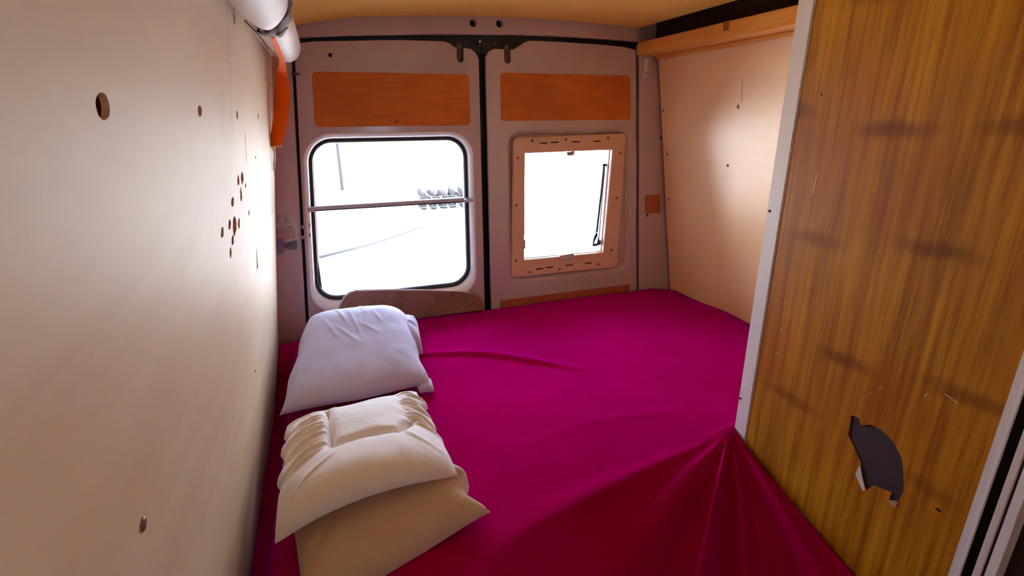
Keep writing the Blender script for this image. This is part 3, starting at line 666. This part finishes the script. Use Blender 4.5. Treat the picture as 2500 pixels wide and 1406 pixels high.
# the outer wrap's free edge, hanging over the tie
wrap = []
for y in [-.6, .0, .5, .85, .93, .99, 1.03]:
    e = 1.1 + .25*math.sin(y*5)
    sag = .0 if y < 1 else .002
    wrap.append([(RC.x + (RR*1.10 + .002)*math.cos(t), y - .10*abs(t-4.71)**1.3*sst(.8, 1.03, y), RC.z + (RR*1.10 + .002 + sag)*math.sin(t)) for t in [math.radians(200 + i*6) for i in range(26)]])
w_o = loft('outer_wrap', wrap, roll_m, ro, True, closed=False, fix=False)
so = w_o.modifiers.new('thick', 'SOLIDIFY'); so.thickness = .003; so.offset = 0
# ribbon
rb_ = empty('ribbon', label='crumpled grey ribbon knotted round the rolled white mat', cat='ribbon')
rg = []
for i in range(49):
    t = math.radians(-170 + 360*i/48); wv = .036 + .016*abs(math.sin(t*1.0+.5)) + .006*math.sin(t*7)
    wv *= (.45 + .55*min(1, abs(((t + math.pi/2 + math.pi) % (2*math.pi)) - math.pi)/.9))
    r = RR*.97 + .002*math.sin(t*9)
    yc = 1.105 - .05*abs(((t + math.pi/2 + math.pi) % (2*math.pi)) - math.pi)/1.6
    rg.append([(RC.x + (r + .003*math.sin(k*2.2 + t*6))*math.cos(t), yc - wv + wv*2*k/6, RC.z + (r + .003*math.sin(k*2.2 + t*6))*math.sin(t)) for k in range(7)])
r_o = loft('band', rg, ribbon_m, rb_, True, closed=False, fix=False)
so = r_o.modifiers.new('thick', 'SOLIDIFY'); so.thickness = .0015; so.offset = 1
kn = bmesh.new(); bmesh.ops.create_icosphere(kn, subdivisions=3, radius=1)
for v in kn.verts:
    d = v.co.normalized(); s = 1 + .35*noise.noise(d*2.3) + .12*noise.noise(d*6)
    v.co = Vector((RC.x - .004 + d.x*.018*s, 1.125 + d.y*.034*s, RC.z - RR*.93 + d.z*.009*s))
me = bpy.data.meshes.new('knot'); kn.to_mesh(me); kn.free()
for p in me.polygons: p.use_smooth = True
link(bpy.data.objects.new('knot', me), ribbon_m, rb_)
for sx in (-1, 1):
    tl = []
    for i in range(9):
        t = i/8; w = .006 + .020*math.sin(math.pi*min(1, t*1.1))
        tl.append([(RC.x - .004 + sx*(.008 + .026*t) , 1.13 + .03*t*(1 if sx > 0 else -1) + w*(k-1), RC.z - RR*1.0 + .010*t*t - .004*math.sin(t*5)) for k in range(3)])
    o = loft('ribbon_tail', tl, ribbon_m, rb_, True, closed=False, fix=False)
    so = o.modifiers.new('thick', 'SOLIDIFY'); so.thickness = .0015
# orange strap: from the knot along the underside of the roll, then hanging beside the wall
stp = empty('orange_strap', label='bright orange webbing strap hanging from the rolled mat beside the left wall', cat='strap')
path = [((-.066, 1.15, .148), .0035), ((-.068, 1.30, .146), .004), ((-.070, 1.45, .144), .005), ((-.076, 1.60, .140), .008), ((-.086, 1.70, .132), .014), ((-.090, 1.74, .108), .018), ((-.094, 1.75, .070), .0205), ((-.104, 1.75, .02), .020), ((-.118, 1.75, -.03), .0195), ((-.135, 1.75, -.077), .019)]
sr = []
for i, (p, w) in enumerate(path):
    tw = .1 if i < 4 else .25
    cv = Vector((math.cos(tw), -math.sin(tw)*.4, .0)).normalized()
    p = Vector(p); cc = Vector((0, -.004, 0))
    sr.append([p - cv*w, p - cv*w*.4 + cc, p + cv*w*.4 + cc, p + cv*w])
o = loft('webbing', sr, orange_strap, stp, True, closed=False, fix=False)
sub = o.modifiers.new('sub', 'SUBSURF'); sub.levels = 2; sub.render_levels = 2
so = o.modifiers.new('thick', 'SOLIDIFY'); so.thickness = .002
box('end_stitch', -.154, -.116, 1.746, 1.754, -.081, -.0765, mat('pale_thread', (.8, .7, .6), .6), stp)
tube('cord', [(-.140, 1.75, -.080), (-.139, 1.752, -.095), (-.1415, 1.757, -.115), (-.146, 1.765, -.128), (-.150, 1.77, -.150)], .003, mat('white_cord', (.75, .68, .6), .6), stp, 8,
     rfn=lambda t: .0025 + .0035*math.exp(-((t-.62)/.1)**2) + .003*math.exp(-(t/.12)**2))

# ================================================================ OUTSIDE
GZ = -2.15
g = mesh('ground', [(-60, 2.6, GZ), (80, 2.6, GZ), (80, 90, GZ+1), (-60, 90, GZ+1), (-60, -30, GZ), (80, -30, GZ)], [(0, 1, 2, 3), (4, 5, 1, 0)], ground_m, fix=False)
tag(g, kind='structure')
kr = tag(tube('kerb', [(-.25, 8.4, GZ+.03), (.6, 9.0, GZ+.03), (1.5, 9.9, GZ+.04), (2.3, 10.7, GZ+.05)], .07, kerb_m, None, 8), 'low grey kerb line on the ground outside the left window', 'kerb')
wl_o = empty('stone_wall', label='low rubble stone wall outside beyond the left window', cat='wall')
base = bpy.data.meshes.new('stone'); bm = bmesh.new(); bmesh.ops.create_icosphere(bm, subdivisions=2, radius=.5)
for v in bm.verts: v.co = v.co*(1 + .3*noise.noise(v.co*2.5))
bm.to_mesh(base); bm.free(); base.materials.append(stone_m)
for r_ in range(3):
    for k in range(8):
        o = bpy.data.objects.new('stone', base); COL.objects.link(o); o.parent = wl_o
        o.location = (2.05 + k*.24 + .1*(r_ % 2), 12 + .1*random.random(), GZ + .20 + r_*.14); o.scale = (.26, .3, .17); o.rotation_euler = (random.random(), random.random(), random.random())
tag(tube('post', [(.40, 16, GZ+.1), (.40, 16, GZ+1.5)], .05, post_m, None, 8), 'thin weathered post outside seen through the left window', 'post')

# ================================================================ origins to the base of each thing, lift to real height
bpy.context.view_layer.update()
def tree(o):
    yield o
    for c in o.children: yield from tree(c)
def pts(o):
    if o.type == 'MESH':
        mw = o.matrix_world
        for c in o.bound_box: yield mw @ Vector(c)
shift = {}
for root in [o for o in SC.objects if o.parent is None and o.type in ('MESH', 'EMPTY')]:
    P = [p for o in tree(root) for p in pts(o)]
    if not P: continue
    c = Vector(((min(p.x for p in P)+max(p.x for p in P))/2, (min(p.y for p in P)+max(p.y for p in P))/2, min(p.z for p in P)))
    if root.type == 'MESH': root.data.transform(Matrix.Translation(-c))
    for ch in root.children: ch.location = ch.location - c
    root.location = c + Vector((0, 0, H))
# the bamboo marks are laid out in the panel's own coordinates
pan = [o for o in cb.children if o.name.startswith('side_panel')][0]
off = pan.location
# object coordinates of the panel mesh stay those of the layout (the panel object itself carries the shift)
for mp, my, mz, s1, s2 in mark_nodes:
    mp.inputs['Location'].default_value = (0, -my*s1, -mz*s2)
